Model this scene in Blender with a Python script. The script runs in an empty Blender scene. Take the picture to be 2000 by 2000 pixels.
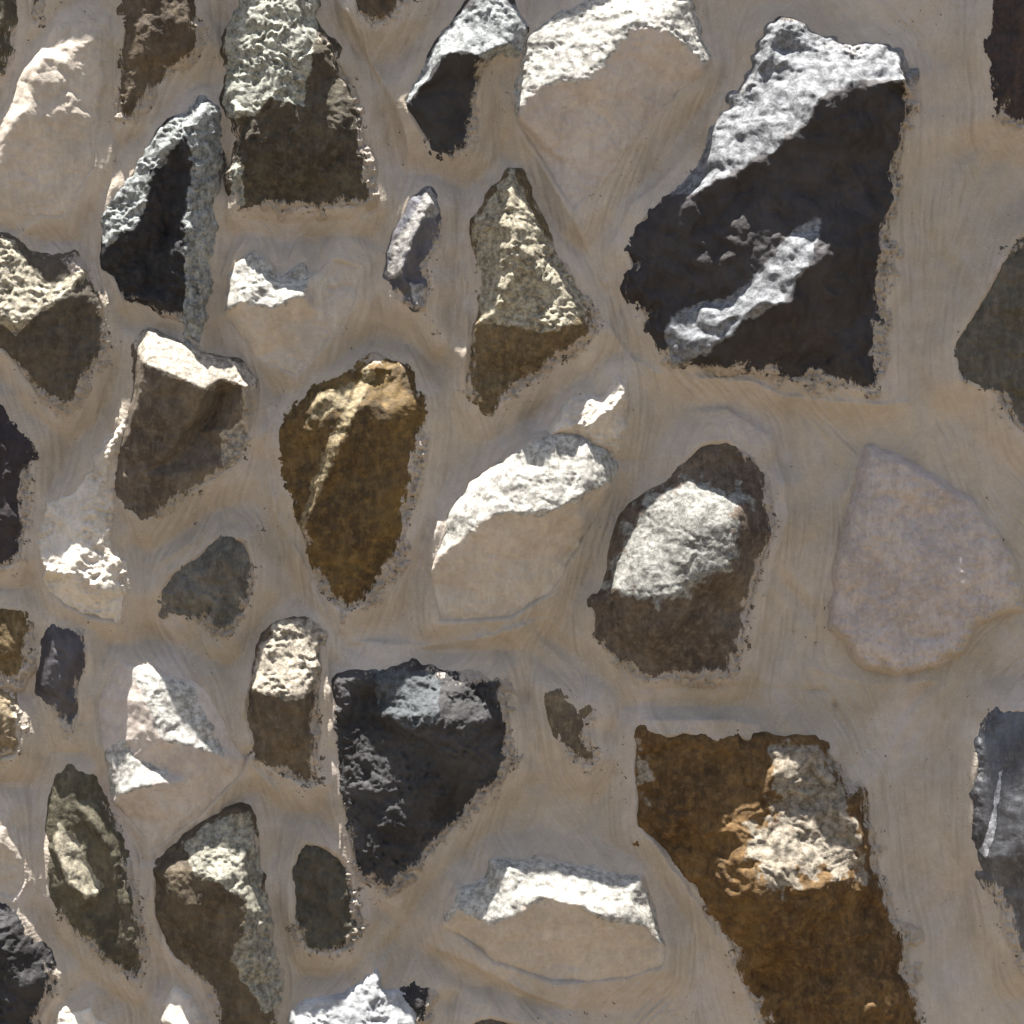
import bpy, math, random
import numpy as np
from mathutils import Vector, geometry
random.seed(7)
# ---------------------------------------------------------------- camera, sky, sun, exposure
ZC = 1.42                      # height of the picture centre above the ground, metres
sc = bpy.context.scene
cam_d = bpy.data.cameras.new("camera"); cam = bpy.data.objects.new("camera", cam_d)
sc.collection.objects.link(cam); sc.camera = cam
cam.location = (0, -5.0, ZC); cam.rotation_euler = (math.radians(90), 0, 0)
cam_d.sensor_width = 36; cam_d.lens = 90; cam_d.clip_start = 0.05; cam_d.clip_end = 500
SUN = Vector((-0.12, -0.058, 0.98)).normalized()       # towards the sun
w = bpy.data.worlds.new("World"); sc.world = w; w.use_nodes = True
nt = w.node_tree; bg = nt.nodes["Background"]
sky = nt.nodes.new("ShaderNodeTexSky"); sky.sky_type = 'NISHITA'; sky.sun_disc = False
sky.sun_elevation = math.asin(SUN.z); sky.sun_rotation = math.atan2(SUN.x, SUN.y)
sky.dust_density = 2.0
nt.links.new(sky.outputs[0], bg.inputs[0]); bg.inputs[1].default_value = 0.05
sl = bpy.data.lights.new("sun", 'SUN'); sl.energy = 5.0; sl.angle = math.radians(0.5); sl.color = (1, .98, .945)
so = bpy.data.objects.new("sun", sl); sc.collection.objects.link(so); so.location = (0, -2, 6)
so.rotation_euler = SUN.to_track_quat('Z', 'Y').to_euler()
sc.view_settings.view_transform = 'Standard'; sc.view_settings.look = 'None'
sc.view_settings.exposure = 2.14; sc.view_settings.gamma = 1.0
sc.cycles.max_bounces = 5; sc.cycles.diffuse_bounces = 3

# ---------------------------------------------------------------- noise tools (all lengths in millimetres = photo units)
def _h(ix, iy, s):
    n = (ix.astype(np.int64)*374761393 + iy.astype(np.int64)*668265263 + s*974634777) & 0xffffffff
    n = ((n ^ (n >> 13))*1274126177) & 0xffffffff
    return (n ^ (n >> 16)) & 0xffffffff
def gn(x, y, s=0):
    ix = np.floor(x); iy = np.floor(y); fx = x-ix; fy = y-iy
    u = fx*fx*fx*(fx*(fx*6-15)+10); v = fy*fy*fy*(fy*(fy*6-15)+10)
    def g(a, b):
        ang = _h(ix+a, iy+b, s)*(2*math.pi/4294967296.0)
        return np.cos(ang)*(fx-a)+np.sin(ang)*(fy-b)
    return 1.5*((g(0,0)*(1-u)+g(1,0)*u)*(1-v)+(g(0,1)*(1-u)+g(1,1)*u)*v)
def fbm(x, y, wl, s=0, oct=4, gain=.5):
    r = 0; a = 1
    for i in range(oct):
        r = r+a*gn(x/wl+i*13.7, y/wl+i*7.1, s+i*17); a *= gain; wl *= .5
    return r
def ridged(x, y, wl, s=0, oct=3, gain=.55):
    r = 0; a = 1
    for i in range(oct):
        r = r+a*(1-2.2*np.abs(gn(x/wl+i*3.3, y/wl+i*9.2, s+i*31))); a *= gain; wl *= .5
    return r-1.
def chips(x, y, wl, s=0):
    """broken-face relief: the upper envelope of random tilted facets, one per jittered cell"""
    cx = np.floor(x/wl); cy = np.floor(y/wl); out = np.full(x.shape, -9.)
    for dx in (-1, 0, 1):
        for dy in (-1, 0, 1):
            a = cx+dx; b = cy+dy
            px = (a+_h(a, b, s)/4294967296.0)*wl; py = (b+_h(a, b, s+5)/4294967296.0)*wl
            tx = _h(a, b, s+9)/2147483648.0-1; ty = _h(a, b, s+14)/2147483648.0-1; o = _h(a, b, s+21)/2147483648.0-1
            out = np.maximum(out, (1.5*tx*(x-px)+1.5*ty*(y-py))/wl+.5*o-1.5*((px-x)**2+(py-y)**2)/wl**2)
    return out
def sstep(a, b, v):
    t = np.clip((v-a)/(b-a), 0, 1); return t*t*(3-2*t)
def seg_dist(X, Y, pts, closed=True):
    D = np.full(X.shape, 1e9); n = len(pts)
    for i in range(n if closed else n-1):
        (ax, ay), (bx, by) = pts[i][:2], pts[(i+1) % n][:2]
        vx, vy = bx-ax, by-ay; L = vx*vx+vy*vy+1e-9
        t = np.clip(((X-ax)*vx+(Y-ay)*vy)/L, 0, 1)
        D = np.minimum(D, (X-ax-t*vx)**2+(Y-ay-t*vy)**2)
    return np.sqrt(D)
def inside(X, Y, pts):
    r = np.zeros(X.shape, bool); n = len(pts)
    for i in range(n):
        (ax, ay), (bx, by) = pts[i][:2], pts[(i+1) % n][:2]
        if ay == by: continue
        c = ((ay > Y) != (by > Y)) & (X < (bx-ax)*(Y-ay)/(by-ay)+ax)
        r ^= c
    return r

# ---------------------------------------------------------------- the stones, as surveyed: outline and break lines, (x, y, height) in mm
S = []
def stone(label, name, col, out, lines=(), rough=1., gran=0., warp=5., gloss=.25, rag=1., rim=7, crust_sun_tint=None, cat="stone", grain=1., soft=2, jit=1., flush=False):
    if crust_sun_tint and not isinstance(crust_sun_tint, dict): crust_sun_tint = dict(polys=[crust_sun_tint])
    S.append(dict(label=label, name=name, col=col, out=[(p+(rim,))[:3] for p in out], lines=lines, rough=rough, gran=gran,
                  warp=warp, gloss=gloss, rag=rag, crust_sun_tint=crust_sun_tint, grain=grain, soft=soft, jit=jit, flush=flush))
BEIGE = ((.39,.33,.265), (.32,.27,.215)); PINK = ((.38,.325,.275), (.31,.262,.225))
BROWN = ((.085,.06,.034), (.045,.03,.017)); OLIVE = ((.085,.073,.045), (.042,.035,.02)); GOLD = ((.105,.062,.014), (.04,.022,.004))
BLACK = ((.011,.009,.0085), (.030,.027,.027)); PLUM = ((.018,.012,.012), (.035,.028,.030)); GREY = ((.19,.18,.16), (.10,.095,.085))
TAUPE = ((.105,.082,.058), (.055,.04,.027)); KHAKI = ((.12,.086,.042), (.06,.04,.017)); CREAM = ((.50,.44,.36), (.36,.31,.25))

stone("olive sliver of stone in the top left corner of the wall", "rubble_stone", OLIVE,
      [(-60,-60),(42,-60),(40,40),(28,110),(14,150),(-60,170)], [[(8,-50,30),(10,60,34),(0,130,24)]])
stone("small brown speckled stone at the top edge beside the olive sliver", "rubble_stone", TAUPE,
      [(58,-60),(104,-60),(96,10),(78,48),(60,60)], [[(80,-40,14),(78,20,10)]], rag=2, rim=1)
stone("tall beige stone at upper left with a sunlit white left edge", "rubble_stone", BEIGE,
      [(112,48),(205,48),(197,180),(190,330),(130,430),(40,425),(-40,400),(-20,320,14),(0,232,14),(52,142,14),(82,92,12)],
      [[(92,120,44),(70,200,48),(38,246,47),(8,312,40),(-30,390,26)],[(150,120,26),(150,215,38),(110,235,44)],[(110,340,22),(150,300,22)]], soft=7, gran=.5, rag=.5, warp=4)
stone("dark brown stone with a ragged lower edge, left of the big green grey stone", "rubble_stone", BROWN,
      [(246,-60),(368,-60),(384,10),(394,50),(410,88),(388,125),(332,150),(300,185),(262,232),(232,238),(236,120),(242,30)],
      [[(312,-40,38),(306,40,36),(280,120,26),(250,215,10)],[(372,-40,36),(378,60,42),(372,104,38)]], gran=.6, rag=1.8)
stone("big green grey stone at the top with a crumbly sunlit upper face", "rubble_stone", ((.06,.048,.029),(.035,.026,.015)),
      [(490,-60,20),(592,-60,20),(600,10,26),(608,58,22),(670,130),(705,190),(715,290),(732,392),(700,408),(560,412),(462,405),(458,330),(470,262),(453,210,14),(452,140,14),(460,60,14),(480,20,16)],
      [[(470,230,52),(500,226,58),(540,198,74),(592,214,78),(600,120,80),(598,60,66),(590,-40,52)],[(480,330,30),(600,340,34),(690,300,20)],[(520,100,46),(500,40,34),(540,20,34)]],
      gran=2.0, rag=1.5, warp=8, grain=1.6,
      crust_sun_tint=dict(polys=[[(440, -80), (620, -80), (622, 80), (598, 216), (540, 206), (500, 232), (462, 240), (440, 230)], [(455, 320), (480, 330), (486, 408), (455, 412)]], col=(0.36, 0.355, 0.29), gran=1.6, f=0.85))
stone("dark brown stone cut by the top edge, right of the green grey stone", "rubble_stone", BROWN,
      [(672,-60),(840,-60),(802,8),(760,44),(722,62),(692,22)], [[(720,-40,26),(730,20,20)]], rag=1.6)
stone("black stone with a deep dark hollow under its white sunlit top", "rubble_stone", BLACK,
      [(955,0,30),(985,10,30),(1016,66,26),(1010,104,18),(965,112),(950,135),(942,170),(928,230),(925,292),(880,308),(845,300),(805,245),(785,198,8),(822,158,14),(860,100,22),(900,50,28),(925,16,30)],
      [[(800,206,34),(842,160,46),(868,122,60),(905,112,64),(942,120,60),(1000,90,46)],[(855,165,26),(880,150,26),(912,165,24)],[(860,260,16),(890,280,12)]],
      gran=.8, gloss=.34, rag=1.2, warp=4,
      crust_sun_tint=dict(polys=[[(960, -20), (1040, 40), (1030, 125), (950, 122), (905, 116), (865, 125), (835, 165), (790, 212), (780, 190), (880, 50)]], col=(0.3, 0.31, 0.3), gran=0.8, f=0.85))
stone("large pinkish beige stone at the top with a broad white sunlit crown", "rubble_stone", PINK,
      [(1060,50,16),(1120,18,18),(1180,-12,18),(1330,-40,18),(1352,50,20),(1388,116,14),(1372,142),(1330,182),(1270,240),(1200,330),(1120,425),(1088,380),(1010,242),(1004,190,12),(1022,120,14),(1038,70,14)],
      [[(1012,234,46),(1034,184,54),(1072,172,60),(1150,164,70),(1196,112,74),(1204,66,70),(1240,60,72),(1300,74,72),(1366,126,38)],[(1250,180,42),(1200,240,32),(1110,330,16)],[(1180,50,44),(1120,90,40)]],
      soft=6, rough=.75, gran=1.1, rag=.5, gloss=.2,
      crust_sun_tint=dict(polys=[[(1000, 245), (1034, 190), (1072, 178), (1150, 168), (1196, 116), (1240, 64), (1300, 78), (1372, 130), (1400, 110), (1340, -80), (1150, -80), (1000, 60)]], col=(0.355, 0.345, 0.305), gran=0.54, f=0.85))
stone("very large black stone at upper right with a pale sunlit shoulder and ledge", "rubble_stone", ((.016,.012,.011), (.034,.029,.029)),
      [(1480,92,30),(1508,68,34),(1562,66,34),(1600,90,34),(1690,104,34),(1760,116,32),(1772,150,24),(1776,190),(1766,300),(1742,420),(1735,560),(1716,762),(1690,766),(1540,742),(1310,712),(1270,650),(1240,562),(1222,500),(1250,432),(1336,366,14),(1400,250,22),(1448,190,26),(1480,140,30)],
      [[(1345,388,58),(1400,362,80),(1500,312,98),(1560,262,112),(1604,196,118),(1690,180,116),(1758,166,84)],
       [(1590,436,70),(1536,470,66),(1480,536,60),(1432,580,54),(1342,606,38),(1300,640,30)],
       [(1592,450,76),(1560,530,104),(1520,594,110),(1446,634,102),(1372,688,64),(1324,706,26)],
       [(1345,388,58),(1292,424,50),(1268,500,46),(1256,556,36)],
       [(1500,312,98),(1440,420,66)],[(1604,196,118),(1640,330,74),(1690,420,50),(1600,640,48)],[(1490,120,44),(1560,150,72),(1600,110,60)]],
      rough=1.35, gran=.35, gloss=.36, rag=2.4, warp=10, grain=1.2,
      crust_sun_tint=dict(w=[.68, .8, 1.], polys=[[(1440, 30), (1800, 80), (1800, 170), (1690, 178), (1604, 194), (1560, 262), (1500, 312), (1400, 362), (1345, 392), (1300, 380), (1400, 220)], [(1600, 425), (1536, 462), (1480, 530), (1432, 575), (1342, 600), (1290, 640), (1310, 720), (1380, 695), (1446, 638), (1520, 600), (1566, 535)], [(1430, 40), (1800, 70), (1800, 165), (1690, 160), (1590, 150), (1500, 165), (1420, 250), (1350, 350), (1300, 350)]], col=(0.21, 0.215, 0.22), gran=.2, f=0.8))
stone("dark red brown stone cut by the right edge at the top corner", "rubble_stone", ((.045,.026,.018),(.02,.016,.016)),
      [(1952,-60),(2130,-60),(2130,262),(1985,252),(1940,232),(1946,180),(1926,112),(1932,30)], [[(1990,-40,30),(1985,120,30),(2000,200,16)]], rag=2.2, gran=1.)
stone("olive grey stone cut by the right edge beside the very large black stone", "rubble_stone", ((.085,.074,.053),(.062,.053,.037)),
      [(2130,400),(1985,462),(1938,536),(1892,616),(1856,676),(1864,742),(1942,772),(1966,822),(1998,850),(2130,870)], [[(2060,460,26),(1990,600,26),(1950,690,16),(2020,780,20),(2100,800,20)]], rag=3.4, warp=12, rough=1.6, rim=4)
stone("speckled grey stone shaped like a shark fin with a glossy black hollow", "rubble_stone", ((.02,.018,.018),(.008,.007,.007)),
      [(392,196,24),(420,214,24),(418,300,26),(406,420,26),(400,560,24),(388,640,18),(384,692,6),(350,694,4),(368,640,12),(350,622),(290,602),(240,590),(206,522),(200,462,10),(215,400,14),(270,330,18),(290,296,18),(332,250,20)],
      [[(400,232,56),(352,272,50),(306,330,48),(286,400,46),(268,446,44),(214,478,34)],[(352,312,32),(338,400,20),(318,480,14),(300,560,8)],
       [(394,300,56),(378,430,52),(372,540,46),(376,620,30)],[(240,520,20),(262,470,40)],[(300,590,26),(355,580,30)]],
      gran=1.9, rough=2., gloss=.3, rag=1., grain=2.2,
      crust_sun_tint=dict(polys=[[(400, 180), (440, 210), (430, 500), (400, 700), (340, 700), (355, 625), (368, 560), (366, 430), (384, 300), (372, 270), (330, 318), (300, 345), (288, 420), (262, 452), (215, 482), (190, 470), (205, 380), (300, 270)]], col=(0.3, 0.31, 0.29), gran=1.6, f=0.85))
stone("yellowish brown stone at the left edge with a sunlit crumbling upper face", "rubble_stone", ((.075,.06,.041),(.045,.035,.023)),
      [(-60,460,16),(28,478,18),(60,508,18),(140,510,14),(180,540),(210,600),(215,680),(190,722),(150,792),(120,802),(70,770),(20,700),(-60,650)],
      [[(-50,590,56),(0,606,58),(40,642,62),(76,620,66),(122,588,66),(168,534,32)],[(60,560,40),(110,545,34)],[(60,720,26),(140,700,30)]], gran=1.5, rag=1.7,
      crust_sun_tint=dict(polys=[[(-80, 440), (30, 470), (60, 520), (110, 560), (172, 530), (160, 560), (122, 596), (76, 630), (42, 660), (0, 625), (-80, 610)]], col=(0.37, 0.325, 0.235), gran=1.2, f=0.85))
stone("beige stone with two small white sunlit peaks below the green grey stone", "rubble_stone", BEIGE,
      [(452,540,14),(490,500,20),(515,510,18),(546,544,16),(590,514,20),(600,548,14),(655,500,4),(712,520,4),(702,590,4),(640,680,4),(580,742,4),(500,702,4),(438,616)],
      [[(444,606,40),(482,592,56),(540,604,60),(596,580,54),(604,552,30)],[(545,555,30),(540,580,50)],[(500,530,36),(515,560,50)],[(620,620,18),(560,670,14)]], soft=6, rough=.75, gran=.8, rag=.4,
      crust_sun_tint=dict(polys=[[(440, 608), (482, 596), (540, 608), (598, 584), (606, 540), (590, 505), (546, 540), (500, 490), (450, 530)]], col=(0.355, 0.345, 0.305), gran=0.7, f=0.85))
stone("narrow blue black stone between two beige mortar ribs above the centre", "rubble_stone", ((.04,.04,.05),(.12,.11,.11)),
      [(838,378,16),(862,410),(858,470),(838,520),(850,560),(836,600),(852,652,2),(815,612),(776,590),(760,546,10),(770,500,14),(800,430,14),(816,398,14)],
      [[(846,398,32),(822,440,34),(796,500,34),(782,540,34),(800,558,30)],[(806,560,22),(822,604,32)],[(832,470,14),(815,545,10)]], gran=.5, gloss=.45, rag=1.6, warp=3,
      crust_sun_tint=dict(polys=[[(840, 370), (868, 410), (822, 440), (796, 500), (780, 542), (755, 550), (765, 480)], [(800, 555), (825, 560), (832, 600), (815, 610)]], col=(0.3, 0.28, 0.25), gran=0.3, f=0.85))
stone("khaki stone pointed at the top with a crusty sunlit face, above the centre", "rubble_stone", KHAKI,
      [(1000,352,40),(1020,375,38),(1042,440,34),(1082,520,22),(1130,560),(1160,600),(1172,650),(1150,672),(1100,702),(1050,742),(960,806),(905,762),(910,700),(922,650),(942,560),(940,500),(936,430,20),(968,390,30)],
      [[(1000,380,70),(1006,460,80),(1000,540,80),(990,585,76)],[(930,640,40),(960,612,56),(1000,640,72),(1080,650,70),(1140,640,40)],[(1060,540,58),(1100,570,50)],[(950,720,28),(1040,700,36)]],
      gran=2.1, rag=2.0, grain=1.4,
      crust_sun_tint=dict(polys=[[(1000, 330), (1050, 440), (1140, 570), (1150, 610), (1080, 655), (1000, 645), (940, 630), (930, 560), (925, 430)]], col=(0.36, 0.32, 0.23), gran=1.4, f=0.85))
stone("split brown stone made of two slabs with a dark crack and sunlit top edge", "rubble_stone", TAUPE,
      [(270,672,16),(296,664,40),(345,688,44),(385,704,40),(440,716,30),(462,722,30),(492,750,22),(488,850),(470,905),(400,950),(340,990),(282,1022),(240,985),(218,940),(232,880),(254,822),(262,742)],
      [[(298,716,92),(345,732,94),(385,752,94),(414,764,90)],[(292,722,88),(278,780,70),(262,850,48)],[(428,768,8),(410,812,4),(384,848,4),(356,886,8)],
       [(414,764,90),(394,806,74),(368,838,58),(342,878,40)],[(436,745,56),(488,762,50)],[(440,840,34),(460,900,24)],[(280,930,32),(380,920,28)]], gran=.5, rag=1.3, warp=2.5,
      crust_sun_tint=dict(polys=[[(250, 660), (300, 640), (400, 685), (510, 725), (500, 765), (430, 742), (418, 766), (385, 756), (345, 736), (296, 720)], [(430, 850), (480, 820), (484, 900), (440, 920)]], col=(0.38, 0.33, 0.26), gran=0.6, f=0.85))
stone("cream rubble stone with a bright pitted face, low left of the split slab stone", "rubble_stone", CREAM,
      [(252,812,10),(256,830,6),(232,900,8),(214,980,14),(222,1080,12),(240,1104,4),(252,1160,2),(236,1222,2),(180,1212,2),(120,1182,3),(92,1130),(80,1062,12),(100,992,14),(152,958,16),(190,900,12)],
      [[(96,1112,40),(150,1122,48),(204,1144,46),(222,1085,20)],[(140,1040,30),(190,1040,30)],[(230,860,20),(190,960,24)],[(150,1170,14),(200,1180,12)]], gran=2.2, rag=.8)
stone("small dark grey stone lying flat in the mortar left of the gold brown stone", "rubble_stone", ((.12,.11,.09),(.065,.058,.045)),
      [(430,1045),(485,1050),(500,1100),(506,1142),(480,1200),(455,1246),(420,1240),(392,1206),(322,1202),(310,1160),(330,1120),(380,1085)],
      [[(400,1110,22),(440,1080,20),(470,1120,24)],[(350,1160,16),(430,1180,20)]], gran=1.2, rough=2., rag=2.0, rim=3)
stone("gold brown pointed stone with a bright diagonal ridge, left of centre", "rubble_stone", GOLD,
      [(690,722),(730,710),(790,720),(810,760),(836,782),(820,900),(806,1000),(790,1080),(750,1150),(715,1182),(670,1206),(640,1170),(610,1100),(580,1022),(560,930),(544,870),(542,850),(572,800),(622,752)],
      [[(726,724,34),(700,790,62),(672,856,66),(630,952,56),(590,1040,26)],[(722,740,20),(684,792,46),(652,852,48),(612,950,40)],[(640,782,40),(604,812,42),(590,880,30)],[(760,800,50),(740,960,48),(680,1110,26)]],
      gran=.9, rag=2.4, gloss=.3, grain=1.3,
      crust_sun_tint=dict(polys=[[(715, 715), (735, 730), (704, 800), (672, 862), (630, 958), (588, 1044), (582, 1036), (612, 945), (650, 850), (682, 788)], [(620, 770), (700, 745), (684, 792), (600, 830)]], col=(0.28, 0.22, 0.12), gran=0.6, f=0.75))
stone("large beige stone at the centre with a smooth white sunlit ridge", "rubble_stone", BEIGE,
      [(1000,896,38),(1036,868,42),(1082,854,44),(1140,858,44),(1180,890,34),(1208,922,14),(1172,1000,4),(1130,1080,3),(1080,1162,3),(1000,1212,3),(850,1222,2),(844,1140,6),(850,1090,14),(880,1010,18),(930,962,30)],
      [[(853,1092,30),(905,1046,50),(960,1004,80),(1060,1002,92),(1130,972,92),(1198,928,46)],[(1000,930,58),(1080,918,68),(1140,920,76)],[(960,1080,38),(1060,1080,30),(900,1150,16)]], soft=6, rough=.75, gran=.9, rag=.4,
      crust_sun_tint=dict(polys=[[(845, 1095), (905, 1050), (960, 1008), (1060, 1006), (1130, 976), (1202, 932), (1215, 900), (1150, 850), (1060, 850), (980, 900), (860, 1000)]], col=(0.355, 0.345, 0.305), gran=0.405, f=0.85))
stone("small crumbly white stone perched behind the tip of the centre white ridge", "rubble_stone", CREAM,
      [(1076,850,34),(1100,812,32),(1142,784,32),(1184,794,32),(1202,742,24),(1222,742,4),(1230,800,2),(1216,872,6),(1198,892,10),(1140,862,24)],
      [[(1100,842,50),(1150,830,54),(1196,806,50),(1214,762,34)],[(1160,856,34),(1200,870,18)]], gran=1.6, rag=.8)
stone("brown grey stone right of centre with a rounded white sunlit dome", "rubble_stone", ((.095,.072,.05),(.05,.034,.023)),
      [(1370,862),(1420,856),(1470,890),(1490,930),(1512,970),(1516,1030),(1490,1100),(1470,1190),(1442,1300),(1430,1326),(1250,1330),(1200,1290),(1160,1230),(1154,1190),(1188,1144,14),(1200,1082,22),(1230,1012,24),(1270,972,24),(1308,950,18),(1332,900)],
      [[(1196,1146,60),(1240,1164,76),(1290,1166,88),(1352,1134,92),(1424,1092,86),(1432,1040,84),(1424,1004,78),(1460,976,40)],[(1320,962,40),(1400,950,38),(1446,964,36)],[(1260,1060,60),(1330,1040,74),(1390,1020,76)],[(1395,905,20),(1360,930,22)],
       [(1284,1170,84),(1280,1300,22)],[(1400,1200,44),(1220,1230,28)]], gran=.7,soft=26,jit=4.,rough=.8, rag=1.8, grain=1.3,
      crust_sun_tint=dict(polys=[[(1180, 1150), (1200, 1070), (1270, 960), (1340, 940), (1400, 945), (1465, 975), (1430, 1005), (1438, 1050), (1424, 1098), (1352, 1142), (1290, 1175), (1240, 1168)]], col=(.25,.245,.215), gran=.4, f=0.85))
stone("broad flat mauve pink stone sunk in the mortar at right", "rubble_stone", ((.37,.31,.265),(.275,.232,.205)),
      [(1700,880,0),(1790,920,0),(1905,990,0),(1975,1090,0),(1992,1182,0),(1902,1212,0),(1872,1272,0),(1760,1312,0),(1690,1290,0),(1630,1222,0),(1640,1120,0),(1670,992,0)],
      [[(1702,930,12),(1690,1020,14),(1676,1120,12),(1668,1200,8)],[(1780,1020,6),(1840,1080,12),(1900,1140,6)],[(1720,1220,14),(1800,1200,12)]], gran=.7, rag=1.0,rough=1.5,soft=10,rim=3, flush=True, grain=1.4)
stone("plum black stone cut by the left edge, above the brown chips", "rubble_stone", PLUM,
      [(-60,780),(10,790),(30,832),(68,862),(66,950),(60,1022),(48,1092),(24,1112),(-60,1112)], [[(-30,800,24),(20,880,28),(20,1000,28),(-10,1090,16)]], gran=1., rag=2.)
stone("small amber brown stone at the left edge beside the purple stone", "rubble_stone", ((.16,.11,.05),(.07,.045,.015)),
      [(-60,1186),(40,1185),(65,1222),(60,1300),(44,1334),(0,1334),(-60,1320)], [[(0,1200,18),(30,1250,20),(20,1320,12)]], gran=.9, rag=2.)
stone("flat ochre stone at the left edge below the amber brown one", "rubble_stone", ((.19,.145,.085),(.09,.062,.03)),
      [(-60,1346),(20,1350),(48,1400),(55,1430),(38,1482),(-60,1492)], [[(-20,1370,20),(20,1420,22)]], gran=.9, rag=2.4, rim=7)
stone("small glossy purple black stone with a bright thin edge, lower left", "rubble_stone", ((.026,.022,.024),(.06,.054,.058)),
      [(102,1224),(170,1240),(172,1290),(160,1340),(165,1390),(142,1444),(110,1402),(86,1350),(84,1302,12)],
      [[(120,1240,26),(112,1290,36),(98,1334,30)],[(145,1280,34),(130,1360,28)]], gran=.5, gloss=.5, rag=1.2, warp=3)
stone("beige stone with two separate white sunlit patches, lower left", "rubble_stone", PINK,
      [(232,1292,4),(300,1304,6),(400,1340,6),(442,1402,6),(480,1482,4),(470,1512,3),(400,1592,2),(300,1662,2),(250,1602,3),(222,1562,6),(204,1470,14),(190,1440,6),(185,1362,4)],
      [[(282,1334,22),(320,1318,20),(372,1342,20),(408,1392,22),(436,1452,22)],[(290,1366,34),(322,1436,58),(382,1448,58),(438,1474,34)],
       [(214,1470,18),(244,1448,20),(266,1480,26),(308,1492,30)],[(224,1564,30),(238,1546,46),(290,1530,58),(328,1522,52)],[(380,1520,34),(320,1600,20)]], soft=6, rough=.75, gran=.6, rag=.3, warp=3,
      crust_sun_tint=dict(polys=[[(262, 1320), (300, 1310), (380, 1340), (445, 1470), (438, 1478), (382, 1452), (322, 1440), (290, 1370)], [(195, 1470), (245, 1440), (270, 1478), (330, 1500), (332, 1524), (290, 1532), (238, 1548), (222, 1566)]], col=(0.355, 0.345, 0.305), gran=0.4, f=0.85))
stone("column shaped brown stone with a pitted cream top, left of the black square stone", "rubble_stone", ((.11,.082,.052),(.06,.043,.027)),
      [(545,1228,22),(610,1224,22),(626,1240,20),(628,1350),(630,1440),(625,1500),(634,1530,2),(600,1542,2),(540,1512),(500,1482),(488,1420),(496,1330,14),(512,1280,18)],
      [[(504,1338,52),(560,1358,66),(602,1350,62),(620,1312,48)],[(530,1290,36),(590,1280,40)],[(540,1440,34),(600,1440,30)]], gran=1.5, rag=1.6,
      crust_sun_tint=dict(polys=[[(480, 1340), (510, 1270), (540, 1210), (640, 1210), (635, 1310), (602, 1356), (560, 1364)]], col=(0.37, 0.32, 0.245), gran=1.5, f=0.85))
stone("rough coal black stone with square shoulders narrowing to a point, bottom centre", "rubble_stone", ((.011,.009,.008),(.05,.047,.046)),
      [(660,1330,22),(700,1324,24),(740,1322,24),(800,1314,22),(852,1326,18),(984,1324),(1000,1400),(1008,1490),(984,1522),(900,1610),(820,1690),(756,1746),(690,1702),(675,1600,9),(665,1550,9),(656,1450,10)],
      [[(800,1390,56),(850,1396,58),(862,1480,50),(800,1600,42),(740,1700,24)],[(700,1390,36),(700,1500,38),(720,1620,34)],[(860,1345,36),(850,1396,58)],[(940,1400,30),(940,1490,28)],[(770,1500,36),(800,1460,40)]],
      gran=3.2, rough=1.5, gloss=.4, rag=1.9, warp=5, grain=1.6,
      crust_sun_tint=dict(polys=[[(730, 1310), (858, 1310), (860, 1400), (790, 1420), (740, 1380)]], col=(0.1, 0.11, 0.115), gran=0.6, f=0.7))
stone("little ochre streaked chip in the mortar right of the coal black stone", "stone_chip", ((.13,.10,.06),(.07,.05,.03)),
      [(1066,1352),(1104,1360),(1140,1420),(1182,1482),(1150,1502),(1116,1492),(1090,1440)], [[(1095,1390,10),(1130,1460,10)]], rag=1.8, rim=8)
stone("tiny round brown chip above the ochre streaked chip", "stone_chip", ((.12,.09,.05),(.07,.05,.03)),
      [(1130,1378),(1162,1368),(1168,1400),(1146,1416),(1132,1400)], [[(1148,1390,9),(1152,1398,8)]], rag=1.5, rim=7)
stone("largest gold brown stone at the bottom right with sunlit crumbling lumps", "rubble_stone", ((.115,.062,.016),(.05,.025,.005)),
      [(1236,1428),(1262,1420),(1300,1432),(1340,1424),(1400,1442),(1440,1428),(1462,1440),(1508,1452,24),(1562,1446,24),(1624,1470),(1650,1530),(1690,1530),(1710,1650),(1740,1780),(1776,1832),(1782,1900),(1800,1962),(1820,2130),(1540,2130),(1462,1930),(1400,1800),(1330,1700),(1240,1612),(1232,1500)],
      [[(1510,1494,54),(1540,1496,58),(1590,1500,54),(1622,1520,50)],[(1650,1560,66),(1664,1640,84),(1668,1716,98)],[(1450,1560,52),(1440,1640,66),(1480,1740,86),(1560,1712,100),(1668,1716,98)],
       [(1300,1480,34),(1350,1600,40),(1440,1640,66)],[(1540,1600,54),(1580,1640,66)],[(1450,1470,26),(1450,1560,52)],[(1520,1860,64),(1640,1880,58),(1700,2060,48),(1600,2080,48)]],
      gran=1.3, rough=1.9, rag=1.3, jit=3.5, soft=4, gloss=.28, grain=1.3, warp=11,
      crust_sun_tint=dict(polys=[[(1500, 1445), (1590, 1448), (1640, 1510), (1668, 1640), (1672, 1706), (1580, 1690), (1500, 1735), (1452, 1660), (1450, 1610), (1510, 1590), (1500, 1520)], [(1240, 1440), (1270, 1500), (1262, 1560), (1240, 1520)]], col=(0.31, 0.275, 0.215), gran=.3, f=0.7))
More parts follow.
